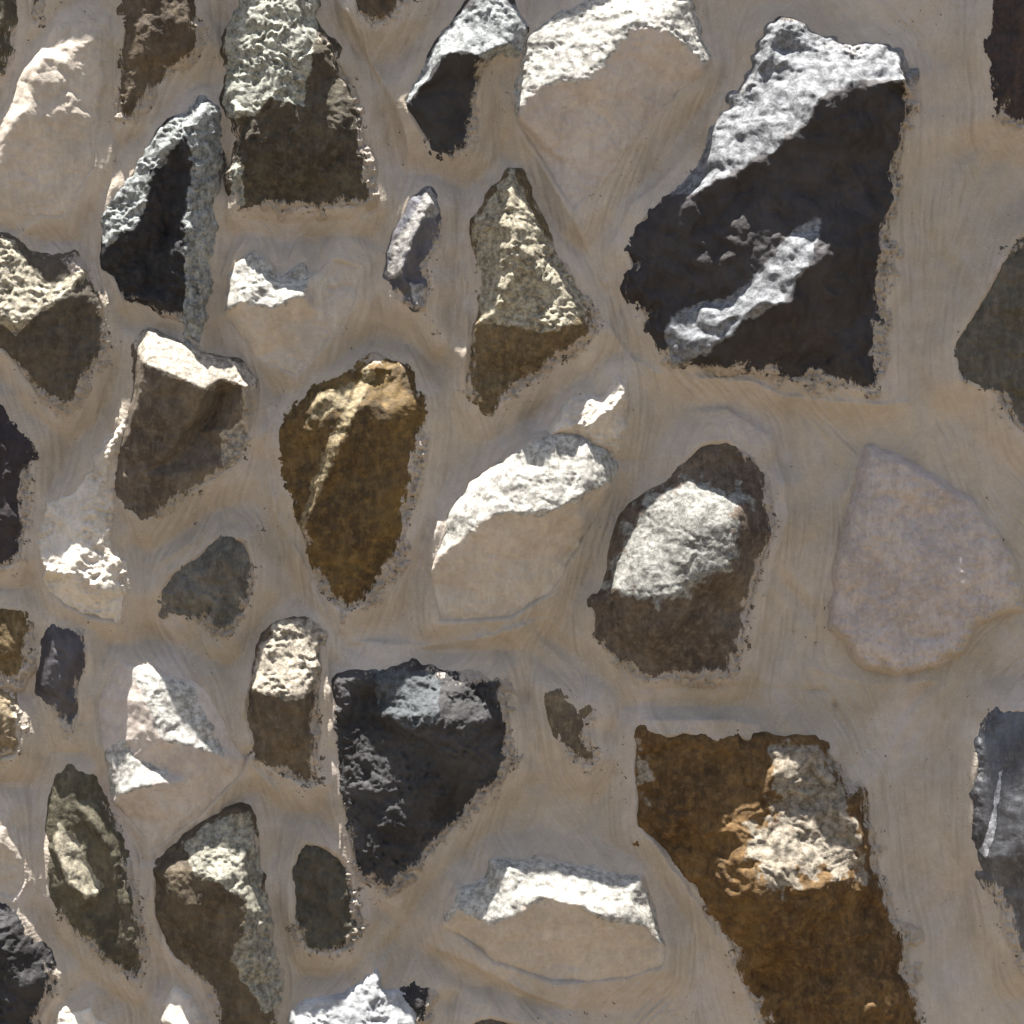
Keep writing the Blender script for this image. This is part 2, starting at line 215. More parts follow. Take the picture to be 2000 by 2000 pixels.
stone("smooth blue grey stone with a thin white edge, cut by the right edge low down", "rubble_stone", ((.075,.075,.078),(.03,.027,.028)),
      [(1945,1386),(2130,1372),(2130,1910),(1992,1892),(1976,1842),(1940,1752),(1914,1690),(1896,1622),(1900,1520),(1908,1450,12)],
      [[(1980,1440,32),(1942,1510,34),(1922,1620,40),(1916,1668,32)],[(2100,1420,30),(2090,1640,66),(2000,1660,64),(1930,1668,46)],[(2000,1780,34),(1990,1860,16)]], gran=.3, gloss=.62, rag=1.9, rough=.3, soft=6, jit=.3,
      crust_sun_tint=dict(polys=[[(1950,1500),(1944,1505),(1926,1600),(1910,1660),(1920,1675),(1934,1620)]], w=[1.], col=(.45,.45,.46), gran=.2, f=.9))
stone("long olive stone with a slim sunlit flake on it, at lower left", "rubble_stone", OLIVE,
      [(140,1500),(180,1510),(202,1560),(240,1640),(256,1700),(290,1812),(286,1870),(276,1922),(240,1902),(180,1850),(120,1790),(100,1750),(98,1650),(106,1560),(120,1520)],
      [[(122,1616,28),(150,1634,24),(178,1690,22),(196,1728,24)],[(112,1650,34),(146,1712,52),(178,1742,54),(198,1738,40)],[(190,1600,40),(200,1700,24),(202,1760,18),(206,1880,12)],[(216,1650,36),(240,1760,32),(250,1850,26)],[(150,1560,34),(160,1600,38)],[(150,1780,28),(180,1820,22)]], gran=.7, rag=1.3, warp=3,
      crust_sun_tint=dict(polys=[[(115, 1600), (150, 1625), (205, 1730), (195, 1745), (176, 1746), (142, 1715), (108, 1660)]], col=(0.32, 0.28, 0.2), gran=0.2, f=0.85))
stone("brown stone with a sunlit crest and bright right edge, standing at the bottom left", "rubble_stone", ((.085,.063,.037),(.045,.032,.018)),
      [(440,1602,24),(480,1590,26),(492,1622,22),(506,1750,18),(522,1850,16),(542,1922,10),(545,1950),(530,2130),(450,2130),(440,1992),(400,1920),(330,1862),(300,1790),(298,1700,10),(360,1648,18),(400,1616,22)],
      [[(310,1692,36),(390,1694,60),(446,1712,78),(492,1748,66),(484,1800,60),(462,1860,52),(480,1900,48),(520,1960,34)],[(440,1650,44),(480,1660,46)],[(500,1800,52),(512,1880,42)],[(340,1780,32),(420,1860,30),(480,2000,24)]], gran=1.4, rag=1.2,
      crust_sun_tint=dict(polys=[[(360, 1640), (440, 1590), (490, 1585), (560, 1960), (520, 1970), (480, 1905), (458, 1862), (482, 1800), (490, 1750), (446, 1716), (385, 1700)]], col=(0.31, 0.29, 0.225), gran=1.2, f=0.85))
stone("beige stone at the left edge catching a little sun, left of the long olive stone", "rubble_stone", BEIGE,
      [(-60,1562,12),(24,1586,8),(46,1640,4),(60,1720,3),(30,1762,2),(-60,1730,2)], [[(-30,1620,36),(10,1640,32),(34,1660,16)]], gran=.9, rag=.3)
stone("black stone filling the bottom left corner", "rubble_stone", BLACK,
      [(-60,1730),(10,1762),(42,1802),(72,1852),(116,1902),(110,1942),(76,2002),(60,2130),(-60,2130)], [[(-20,1780,40),(30,1860,50),(60,1920,40),(20,2050,40)]], gran=1.6, rough=1.3, rag=1.5, gloss=.36)
stone("small dark olive stone below the tip of the coal black stone, left side", "rubble_stone", ((.06,.052,.035),(.032,.027,.018)),
      [(590,1640),(640,1648),(676,1676),(700,1740),(716,1800),(690,1852),(640,1866),(596,1858),(570,1790),(566,1696)], [[(620,1680,18),(650,1740,14),(620,1820,16)],[(675,1740,18),(670,1830,16)]], gran=.8, rag=3.,rough=1.8, rim=3)
stone("wide beige stone at the bottom with an arched white sunlit ridge", "rubble_stone", BEIGE,
      [(894,1736,26),(948,1724,32),(964,1690,34),(1010,1698,34),(1060,1684,36),(1130,1700,38),(1242,1722,32),(1276,1780,14),(1308,1850,6),(1300,1892,2),(1200,1916,2),(1080,1922,2),(962,1882,3),(862,1802,6)],
      [[(872,1796,18),(902,1768,44),(958,1800,52),(1010,1768,64),(1060,1738,72),(1120,1750,80),(1180,1784,82),(1256,1796,58),(1300,1844,18)],[(980,1740,46),(1120,1726,58),(1220,1748,56)],[(1000,1850,26),(1200,1850,30)]], soft=6, rough=.75, gran=.7, rag=.3,
      crust_sun_tint=dict(polys=[[(865, 1800), (902, 1770), (958, 1804), (1010, 1772), (1060, 1742), (1120, 1754), (1180, 1788), (1256, 1800), (1305, 1850), (1250, 1710), (1050, 1670), (930, 1680)]], col=(0.355, 0.345, 0.305), gran=0.315, f=0.85))
stone("white and grey stone with a pointed spike at the bottom edge", "rubble_stone", ((.36,.36,.35),(.19,.19,.19)),
      [(574,1976,16),(600,1956,20),(700,1944,22),(733,1898,14),(744,1926,20),(782,1936,18),(830,1932,6),(838,1980,4),(850,2130,4),(560,2130,4)],
      [[(600,2030,50),(700,2020,60),(770,2000,56),(820,2020,28)],[(738,1930,30),(700,1975,40)]], gran=1.6, rag=.7)
stone("dark pitted chip against the right side of the spiked stone", "stone_chip", BLACK,
      [(786,1938),(812,1926),(840,1940),(836,1990),(806,2012)], [[(812,1950,34),(818,1980,34)]], gran=1.4, rag=1.5, rim=14)
stone("small cream stone at the bottom edge under the long olive stone", "rubble_stone", CREAM,
      [(345,1936,16),(370,1952,14),(402,2002,8),(404,2130,4),(310,2130,4),(318,1960,10)], [[(340,1990,40),(372,2010,44),(390,2060,30)]], gran=.9, rag=.5)
stone("cream stone just showing at the bottom edge near the black corner stone", "rubble_stone", CREAM,
      [(118,1976,14),(180,1970,14),(192,1992,12),(214,2000,8),(222,2130,4),(110,2130,4)], [[(130,2030,40),(180,2030,42),(205,2070,26)]], gran=.9, rag=.5)
stone("ragged brown stone just showing at the bottom edge under the arched ridge stone", "rubble_stone", TAUPE,
      [(918,1990),(960,1978),(1030,1996),(1092,1998),(1104,2130),(908,2130)], [[(960,2030,16),(1050,2040,16)]], gran=.9, rag=2.4, rim=2)

# ---------------------------------------------------------------- survey grid
ST = 2.5
gx = np.arange(-150, 2150+ST, ST); gy = np.arange(-150, 2150+ST, ST)
GX, GY = np.meshgrid(gx, gy); NY, NX = GX.shape
wx = 1*gn(GX/60, GY/60, 101)+.45*gn(GX/22, GY/22, 103); wy = gn(GX/60, GY/60, 102)+.45*gn(GX/22, GY/22, 104)
micro = fbm(GX, GY, 9, 301, 2, .6)
coarse = GX[::4, ::4], GY[::4, ::4]
DC = np.full(coarse[0].shape, 1e9); MARG = np.zeros(GX.shape)
fields = []
for k, s in enumerate(S):
    pts = s['out']; xs = [p[0] for p in pts]; ys = [p[1] for p in pts]
    sd = seg_dist(coarse[0], coarse[1], pts); sd = np.where(inside(coarse[0], coarse[1], pts), -sd, sd); DC = np.minimum(DC, sd+(400 if s['flush'] else 0))
    M = 34
    i0 = max(0, int((min(xs)-M+150)/ST)); i1 = min(NX, int((max(xs)+M+150)/ST)+2)
    j0 = max(0, int((min(ys)-M+150)/ST)); j1 = min(NY, int((max(ys)+M+150)/ST)+2)
    sl_ = (slice(j0, j1), slice(i0, i1)); X0, Y0 = GX[sl_], GY[sl_]
    X = X0+wx[sl_]*s['warp']*1.6; Y = Y0+wy[sl_]*s['warp']*1.6
    # triangulate outline plus break lines
    V = []; E = []
    def vid(p):
        for q, r in enumerate(V):
            if abs(r[0]-p[0])+abs(r[1]-p[1]) < .5: return q
        V.append(p); return len(V)-1
    n = len(pts)
    oid = [vid(p) for p in pts]
    for q in range(n): E.append((oid[q], oid[(q+1) % n]))
    for L in s['lines']:
        ids = [vid(p) for p in L]
        for a, b in zip(ids, ids[1:]): E.append((a, b))
    ov, oe, of, ovm, _, _ = geometry.delaunay_2d_cdt([Vector(p[:2]) for p in V], E, [], 0, 1e-4)
    oh = [V[m[0]][2] if m else None for m in ovm]
    for q, m in enumerate(oh):
        if m is None:                                   # crossing of two lines: nearest surveyed height
            oh[q] = min(V, key=lambda r: (r[0]-ov[q][0])**2+(r[1]-ov[q][1])**2)[2]
    H = np.full(X.shape, -999.)
    for f in of:
        for t in range(1, len(f)-1):
            a, b, c = f[0], f[t], f[t+1]
            ax, ay = ov[a]; bx, by = ov[b]; cx, cy = ov[c]
            det = (by-cy)*(ax-cx)+(cx-bx)*(ay-cy)
            if abs(det) < 1e-6: continue
            l1 = ((by-cy)*(X-cx)+(cx-bx)*(Y-cy))/det; l2 = ((cy-ay)*(X-cx)+(ax-cx)*(Y-cy))/det; l3 = 1-l1-l2
            m = (l1 >= -1e-4) & (l2 >= -1e-4) & (l3 >= -1e-4)
            H = np.where(m, l1*oh[a]+l2*oh[b]+l3*oh[c], H)
    D = seg_dist(X, Y, pts); ins = inside(X, Y, pts)
    # outside the outline the stone dives into the wall, starting from the rim height nearest by
    rimh = np.zeros(X.shape); wsum = np.zeros(X.shape)
    for q in range(n):
        (ax, ay, ah), (bx, by, bh) = pts[q], pts[(q+1) % n]
        vx, vy = bx-ax, by-ay; L = vx*vx+vy*vy+1e-9
        t = np.clip(((X-ax)*vx+(Y-ay)*vy)/L, 0, 1)
        d2 = (X-ax-t*vx)**2+(Y-ay-t*vy)**2; ww = 1/(d2+4)**2
        rimh += ww*(ah+(bh-ah)*t); wsum += ww
    rimh /= wsum
    H = np.where(ins & (H > -900), H, rimh-np.where(D < 14, (.9 if s['rag'] > 1.1 else 2.)*D, 3.*D-14*(2.1 if s['rag'] > 1.1 else 1.)))
    # rounded arrises: light blur of the survey
    for _ in range(s['soft']):
        P = np.pad(H, 1, mode='edge'); H = (P[1:-1,1:-1]*4+P[:-2,1:-1]+P[2:,1:-1]+P[1:-1,:-2]+P[1:-1,2:])/8
    din = np.where(ins, D, -D)
    sd_ = 1000+k*61
    core = sstep(0, 25, din)
    r, g = s['rough'], s['gran']
    sz = math.sqrt((max(xs)-min(xs))*(max(ys)-min(ys))); facet = (.036 if s['col'][0][0] < .2 else .02)*sz
    det_ = r*(facet*sstep(8, 55, din)*chips(X, Y, max(60., .36*sz), sd_+2)+3.2*core*chips(X, Y, 46, sd_)+1.7*(.4+.6*core)*chips(X+4*wx[sl_], Y+4*wy[sl_], 17, sd_+3)+2.2*core*fbm(X, Y, 50, sd_+5, 3))
    cm = np.zeros(X.shape); jit = s['jit']*7*gn(X0/26, Y0/26, sd_+40)+s['jit']*4*gn(X0/9, Y0/9, sd_+41)
    if s['crust_sun_tint']:  # pale polygons paint sunlight into facet colour; some stones also carry real rind
        for P_, w_ in zip(s['crust_sun_tint']['polys'], s['crust_sun_tint'].get('w', [1.]*9)):
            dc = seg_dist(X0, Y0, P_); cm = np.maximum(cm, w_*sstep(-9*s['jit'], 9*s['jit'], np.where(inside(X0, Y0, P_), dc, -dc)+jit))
        g = g*.6+s['crust_sun_tint'].get('gran', 0)*cm
    patch = sstep(-.25, .35, gn(X/55, Y/55, sd_+8))
    det_ = det_+g*(.35+.65*patch)*(1.7*ridged(X, Y, 19, sd_+11, 3, .65)+1.5*chips(X, Y, 9, sd_+13))+ .35*micro[sl_]*r
    mx, my = sum(xs)/len(xs), sum(ys)/len(ys); nr_ = np.hypot(X0-mx, Y0-my)+1
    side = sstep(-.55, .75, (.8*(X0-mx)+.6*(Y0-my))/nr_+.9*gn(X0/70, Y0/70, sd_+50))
    edge = (.25+.95*side)*np.exp(-(din/16.)**2)
    det_ = det_+s['rag']*edge*(4.2*fbm(X0, Y0, 15, sd_+15, 3, .75)+1.6*gn(X0/34, Y0/34, sd_+19))
    H = H+det_
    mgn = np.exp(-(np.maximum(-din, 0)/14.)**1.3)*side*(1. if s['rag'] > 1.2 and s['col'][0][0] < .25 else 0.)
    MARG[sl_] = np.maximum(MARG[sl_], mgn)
    fields.append((sl_, H, din, X0, Y0, cm, side))
# distance to the nearest stone on the full grid (bilinear)
def up(C):
    yi = np.arange(NY)/4.; xi = np.arange(NX)/4.
    a = np.minimum(yi.astype(int), C.shape[0]-2); b = np.minimum(xi.astype(int), C.shape[1]-2)
    fy = (yi-a)[:, None]; fx = (xi-b)[None, :]
    C00 = C[a][:, b]; C01 = C[a][:, b+1]; C10 = C[a+1][:, b]; C11 = C[a+1][:, b+1]
    return (C00*(1-fx)+C01*fx)*(1-fy)+(C10*(1-fx)+C11*fx)*fy
DD = up(DC)
# ---------------------------------------------------------------- mortar: trowelled pointing between the stones
Dp = np.maximum(DD, 0)
HM = (13+7*gn(GX/90, GY/90, 43))*np.exp(-Dp/22.)-27*sstep(8, 74, Dp)+0*gn(GX/170, GY/210, 41)+2.2*gn(GX/70, GY/95, 42)
CREASE = [  # polyline, height, fall-off left of travel, fall-off right of travel
    ([(650,-20),(700,70),(759,181),(784,246),(800,330)], 9, 34, 5), ([(1004,238),(1060,335),(1118,430),(1160,510),(1190,580)], 8, 26, 5),
    ([(898,450),(910,560),(912,640),(902,780)], 7, 8, 26), ([(452,426),(560,434),(690,426),(745,396)], -6, 7, 22),
    ([(226,40),(224,200),(214,420)], 6, 22, 10), ([(434,-40),(438,300),(436,690)], -6, 20, 26), ([(1806,60),(1800,300),(1790,620)], -5, 36, 30),
    ([(1300,733),(1463,744),(1525,773),(1717,791),(1800,780)], 6, 5, 26), ([(1699,862),(1648,994),(1612,1140),(1590,1260)], 8, 34, 12),
    ([(1330,806),(1420,800),(1500,850),(1530,930),(1534,1010),(1506,1130),(1460,1300)], 7, 8, 26), ([(1236,1346),(1420,1340),(1640,1352)], -5, 8, 16),
    ([(1240,1406),(1420,1404),(1500,1420)], 5, 5, 20), ([(1632,1366),(1640,1400),(1664,1440)], -5, 3, 4),
    ([(813,1836),(925,1880),(1012,1930),(1078,1956),(1150,1970)], 8, 26, 5), ([(285,1672),(382,1580),(470,1510),(500,1450)], -7, 16, 4),
    ([(1020,1290),(1036,1420),(1046,1560)], -6, 24, 24), ([(1246,1616),(1330,1712),(1400,1830),(1470,1960)], 6, 5, 22),
    ([(640,1230),(646,1400),(652,1560),(676,1700)], 6, 5, 20), ([(650,1250),(830,1262),(960,1240),(1090,1200)], 6, 5, 24), ([(826,1250),(838,1100),(862,1000)], 6, 5, 24),
    ([(495,1240),(480,1400),(500,1500),(560,1560)], 6, 5, 20), ([(180,1240),(182,1400),(200,1520)], 5, 5, 18), ([(300,1690),(288,1800),(350,1900),(420,1990)], 5, 18, 5),
    ([(90,430),(20,470),(10,700),(70,800)], 5, 16, 8), ([(1180,620),(1230,700),(1300,735)], 6, 5, 20), ([(1420,140),(1380,260),(1240,400),(1180,500)], 5, 20, 6),
    ([(560,770),(510,860),(540,1000),(620,1160),(650,1230)], 6, 5, 24), ([(290,1240),(300,1110),(380,1050)], 5, 18, 6), ([(1570,1300),(1700,1340),(1850,1330)], 4, 20, 8)]
C4X, C4Y = GX[::2, ::2], GY[::2, ::2]; CR = np.zeros(C4X.shape)
cwx = 7*gn(C4X/80, C4Y/80, 71)+2*gn(C4X/25, C4Y/25, 72)
for pl, amp, wl, wr in CREASE:
    best = np.full(C4X.shape, 1e9); sg = np.ones(C4X.shape); tt = np.zeros(C4X.shape); nseg = len(pl)-1
    for i in range(nseg):
        (ax, ay), (bx, by) = pl[i], pl[i+1]; vx, vy = bx-ax, by-ay; L = vx*vx+vy*vy
        X = C4X+cwx; t = np.clip(((X-ax)*vx+(C4Y-ay)*vy)/L, 0, 1)
        d = np.hypot(X-ax-t*vx, C4Y-ay-t*vy); m = d < best
        sg = np.where(m, np.sign(vx*(C4Y-ay)-vy*(X-ax)), sg); tt = np.where(m, (i+t)/nseg, tt); best = np.where(m, d, best)
    fade = sstep(0, .12, tt)*sstep(1, .88, tt)*(.65+.5*gn(C4X/60, C4Y/60, 80))
    # image y runs down: positive cross product is the right of travel
    CR += amp*fade*np.exp(-best/np.where(sg > 0, wr, wl))
def up2(C):
    yi = np.arange(NY)/2.; xi = np.arange(NX)/2.
    a = np.minimum(yi.astype(int), C.shape[0]-2); b = np.minimum(xi.astype(int), C.shape[1]-2)
    fy = (yi-a)[:, None]; fx = (xi-b)[None, :]
    return (C[a][:, b]*(1-fx)+C[a][:, b+1]*fx)*(1-fy)+(C[a+1][:, b]*(1-fx)+C[a+1][:, b+1]*fx)*fy
HM = HM+2.8*up2(CR)+9*gn(GX/62+2*gn(GX/200, GY/200, 46), GY/120, 44)*sstep(0, 30, Dp)
for hx, hy, hr, hd in ((40,1330,40,14), (50,1620,30,10), (90,1880,40,10), (225,860,30,10), (735,690,60,16), (840,1290,60,16), (290,1245,60,18), (880,930,60,14), (790,470,50,14), (445,330,40,12), (720,320,60,14), (215,160,60,12), (100,1560,60,14), (860,1150,60,14), (220,1090,50,12), (1850,1800,120,14)):
    HM = HM-hd*np.exp(-((GX-hx)**2+(GY-hy)**2)/(hr*hr))
# brush strokes: noise smeared along the joints
gyy, gxx = np.gradient(DC); nrm = np.hypot(gxx, gyy)+1e-6
ang = gn(coarse[0]/130, coarse[1]/130, 90)*1.1
tx, ty = -gyy/nrm, gxx/nrm
flip = np.where(ty < 0, -1, 1); tx, ty = tx*flip, ty*flip
tx, ty = tx*.7-.25*np.sin(ang), ty+.55
for _ in range(3):
    for A in (tx, ty):
        P = np.pad(A, 1, mode='edge'); A[:] = (P[:-2,1:-1]+P[2:,1:-1]+P[1:-1,:-2]+P[1:-1,2:]+P[1:-1,1:-1])/5
n_ = np.hypot(tx, ty)+1e-6; TX, TY = up(tx/n_), up(ty/n_)
rs = np.random.RandomState(5); N0 = rs.normal(size=(NY, NX)); acc = N0.copy()
jj, ii = np.mgrid[0:NY, 0:NX].astype(float)
for sgn in (1, -1):
    pj, pi = jj.copy(), ii.copy()
    for stp in range(11):
        a = np.clip(pj, 0, NY-1).astype(int); b = np.clip(pi, 0, NX-1).astype(int)
        pj += sgn*TY[a, b]; pi += sgn*TX[a, b]
        acc += N0[np.clip(pj, 0, NY-1).astype(int), np.clip(pi, 0, NX-1).astype(int)]
acc /= acc.std()
P = np.pad(acc, 1, mode='edge'); acc = (P[1:-1,1:-1]*2+P[:-2,1:-1]+P[2:,1:-1]+P[1:-1,:-2]+P[1:-1,2:])/6
STREAK = acc
N1 = gn(GX/9, GY/9, 60)+.6*gn(GX/5, GY/5, 61); acc2 = N1.copy()
for sgn in (1, -1):
    pj, pi = jj.copy(), ii.copy()
    for stp in range(20):
        a = np.clip(pj, 0, NY-1).astype(int); b = np.clip(pi, 0, NX-1).astype(int)
        pj += 1.5*sgn*TY[a, b]; pi += 1.5*sgn*TX[a, b]
        acc2 += N1[np.clip(pj, 0, NY-1).astype(int), np.clip(pi, 0, NX-1).astype(int)]
STROKE = acc2/acc2.std()
wild = sstep(-.3, .6, gn(GX/110, GY/110, 95))
HM = HM+.25*STREAK*(.4+.8*wild)+0.75*STROKE*(.35+.9*sstep(-.4, .5, gn(GX/150, GY/150, 97)))+.8*fbm(GX, GY, 40, 55, 3)*(.4+wild)+.12*micro+3.*chips(GX, GY, 150, 58)
HM = np.where(DD < 0, HM+1.2*DD*sstep(0, -20, DD), HM)
BASE = 13*gn(GX/175, GY/215, 41)
HM = np.maximum(HM, -60)+BASE

# ---------------------------------------------------------------- materials
def noise(nt, vec, scale, det=6, rough=.6, dist=0.):
    n = nt.nodes.new('ShaderNodeTexNoise'); n.inputs['Scale'].default_value = scale; n.inputs['Detail'].default_value = det
    n.inputs['Roughness'].default_value = rough; n.inputs['Distortion'].default_value = dist
    nt.links.new(vec, n.inputs['Vector']); return n.outputs['Fac']
def ramp(nt, v, a, b, lo=0., hi=1.):
    n = nt.nodes.new('ShaderNodeMapRange'); n.inputs[1].default_value = a; n.inputs[2].default_value = b
    n.inputs[3].default_value = lo; n.inputs[4].default_value = hi; nt.links.new(v, n.inputs[0]); return n.outputs[0]
def mix(nt, f, a, b, mode='MIX'):
    n = nt.nodes.new('ShaderNodeMix'); n.data_type = 'RGBA'; n.blend_type = mode
    for s_, v in ((n.inputs[0], f), (n.inputs[6], a), (n.inputs[7], b)):
        if hasattr(v, 'links'): nt.links.new(v, s_)
        else: s_.default_value = v if isinstance(v, float) else (*v, 1)
    return n.outputs[2]
def mth(nt, op, a, b):
    n = nt.nodes.new('ShaderNodeMath'); n.operation = op
    for s_, v in ((n.inputs[0], a), (n.inputs[1], b)):
        if hasattr(v, 'links'): nt.links.new(v, s_)
        else: s_.default_value = v
    return n.outputs[0]
MORT = ((.435,.37,.295), (.30,.25,.185), (.41,.352,.305))
def mortar_colour(nt, pos):
    c = mix(nt, ramp(nt, noise(nt, pos, 2.6, 6, .62, .8), .36, .64), MORT[0], MORT[1])
    c = mix(nt, ramp(nt, noise(nt, pos, 5.5, 5), .5, .68), c, MORT[2])
    return mix(nt, ramp(nt, noise(nt, pos, 38, 6, .7), .3, .75, .0, .4), c, (.22,.185,.15))
def base_mat(name):
    m = bpy.data.materials.new(name); m.use_nodes = True; nt = m.node_tree
    b = nt.nodes['Principled BSDF']; g = nt.nodes.new('ShaderNodeNewGeometry')
    return m, nt, b, g.outputs['Position']
def bump(nt, b, hs, dist):
    n = nt.nodes.new('ShaderNodeBump'); n.inputs['Strength'].default_value = 1; n.inputs['Distance'].default_value = dist
    nt.links.new(hs, n.inputs['Height']); nt.links.new(n.outputs[0], b.inputs['Normal'])
mm, nt, b, pos = base_mat('lime_mortar')
c = mortar_colour(nt, pos)
at = nt.nodes.new('ShaderNodeAttribute'); at.attribute_name = 'streak'
c = mix(nt, ramp(nt, noise(nt, pos, 700, 2, .5), .60, .74, 0., .5), c, (.16,.13,.10))
c = mix(nt, ramp(nt, noise(nt, pos, 520, 2, .5), .40, .27, 0., .4), c, (.62,.57,.50))
c = mix(nt, ramp(nt, at.outputs['Fac'], .5, 2.6, 0., .24), c, (.20,.165,.125))
c = mix(nt, ramp(nt, at.outputs['Fac'], -.6, -2.6, 0., .18), c, (.50,.46,.40))
sp = noise(nt, pos, 95, 3, .6)
spot = mth(nt, 'MULTIPLY', ramp(nt, sp, .665, .70), ramp(nt, noise(nt, pos, 6, 3), .52, .62))
c = mix(nt, spot, c, (.07,.055,.04))
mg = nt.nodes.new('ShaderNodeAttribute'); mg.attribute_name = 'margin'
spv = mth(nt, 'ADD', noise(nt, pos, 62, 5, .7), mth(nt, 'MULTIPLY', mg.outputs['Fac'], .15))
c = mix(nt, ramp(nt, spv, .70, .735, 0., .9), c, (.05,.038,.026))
nt.links.new(c, b.inputs['Base Color']); b.inputs['Roughness'].default_value = .9; b.inputs['Specular IOR Level'].default_value = .25
bump(nt, b, mth(nt, 'ADD', noise(nt, pos, 240, 5, .65), mth(nt, 'MULTIPLY', at.outputs['Fac'], .12)), .0019)

def stone_mat(k, s):
    m, nt, b, pos = base_mat('stone_face_%02d' % k if False else 'stone_face')
    ca, cb = s['col']; off = nt.nodes.new('ShaderNodeVectorMath'); off.operation = 'ADD'; off.inputs[1].default_value = (k*1.7, k*.9, k*.4)
    nt.links.new(pos, off.inputs[0]); p = off.outputs[0]
    c = mix(nt, ramp(nt, noise(nt, p, 9, 6, .62, .6), .40, .60), ca, cb)
    lum = sum(ca)/3
    vm = nt.nodes.new('ShaderNodeMapping'); vm.inputs['Scale'].default_value = (1, 1, .16); vm.inputs['Rotation'].default_value = (0, (k*53 % 60-30)*.014, 0)
    nt.links.new(p, vm.inputs[0])
    c = mix(nt, ramp(nt, noise(nt, vm.outputs[0], 75, 6, .7), .50, .72, 0., .55 if lum < .2 else .3), c, tuple(min(.55, v*1.6+.01) for v in ca))
    c = mix(nt, ramp(nt, noise(nt, vm.outputs[0], 48, 5, .7), .47, .30, 0., .55 if lum < .2 else .35), c, tuple(v*(.4 if lum < .2 else .7) for v in cb))
    c = mix(nt, ramp(nt, noise(nt, p, 60, 6, .7), .48, .72, 0., .55*min(1.4, s['grain'])), c, tuple(min(.6, v*(1.7 if lum < .2 else 1.15)+(.012 if lum > .02 else .006)) for v in ca))
    c = mix(nt, ramp(nt, noise(nt, p, 90, 5, .7), .50, .30, 0., .5*min(1.5, s['grain'])), c, tuple(v*(.45 if lum < .2 else .75) for v in cb))
    sm = nt.nodes.new('ShaderNodeAttribute'); sm.attribute_name = 'smear'
    mc = mortar_colour(nt, pos)
    mp = nt.nodes.new('ShaderNodeMapping'); mp.inputs['Scale'].default_value = (1, 1, .38); mp.inputs['Rotation'].default_value = (0, (k*37 % 50-25)*.012, 0)
    nt.links.new(p, mp.inputs[0])
    # lime from the pointing smeared over the stone's margin, ragged
    f = mth(nt, 'ADD', sm.outputs['Fac'], mth(nt, 'MULTIPLY', mth(nt, 'SUBTRACT', noise(nt, mp.outputs[0], 80, 6, .75), .5), 1.9))
    c = mix(nt, ramp(nt, f, .58, .74, 0., .92), c, mc)
    cr = nt.nodes.new('ShaderNodeAttribute'); cr.attribute_name = 'crust_sun_tint'
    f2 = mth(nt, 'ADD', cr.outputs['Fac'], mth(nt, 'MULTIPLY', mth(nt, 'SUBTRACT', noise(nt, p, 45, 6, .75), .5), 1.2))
    cs = s['crust_sun_tint'] or {}
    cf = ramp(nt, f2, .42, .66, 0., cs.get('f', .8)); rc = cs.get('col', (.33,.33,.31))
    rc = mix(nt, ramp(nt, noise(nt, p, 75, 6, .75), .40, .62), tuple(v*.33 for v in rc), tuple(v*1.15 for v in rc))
    c = mix(nt, cf, c, rc)  # painted sunlit tone, with real pale rind on some stones
    nt.links.new(c, b.inputs['Base Color'])
    g0 = s['gloss']; r0 = .92-g0*.85
    b.inputs['Specular IOR Level'].default_value = .22+g0*.45
    nt.links.new(ramp(nt, noise(nt, p, 40, 5), .3, .7, r0-.06, min(1., r0+.16)), b.inputs['Roughness'])
    bump(nt, b, mth(nt, 'ADD', noise(nt, p, 150, 7, .7), mth(nt, 'MULTIPLY', noise(nt, p, 420, 3, .6), .4)), .0022*(.5+.35*s['rough']+.3*s['gran'])*(.55 if lum > .25 else 1.))
    return m
# ---------------------------------------------------------------- mesh builders
def link(name, V, F, mat, loc, attrs, smooth=True):
    me = bpy.data.meshes.new(name); me.vertices.add(len(V)); me.vertices.foreach_set('co', V.astype(np.float32).ravel())
    nl = len(F)*4; me.loops.add(nl); me.loops.foreach_set('vertex_index', F.astype(np.int32).ravel())
    me.polygons.add(len(F)); me.polygons.foreach_set('loop_start', np.arange(0, nl, 4, dtype=np.int32))
    me.polygons.foreach_set('use_smooth', np.ones(len(F), bool))
    for an, av in attrs.items():
        a = me.attributes.new(an, 'FLOAT', 'POINT'); a.data.foreach_set('value', av.astype(np.float32))
    me.materials.append(mat); me.update(calc_edges=True); me.validate()
    o = bpy.data.objects.new(name, me); o.location = loc; sc.collection.objects.link(o); return o
def world(X, Y, H):
    return np.stack([(X-1000)/1000., -H/1000., ZC+(1000-Y)/1000.], -1)
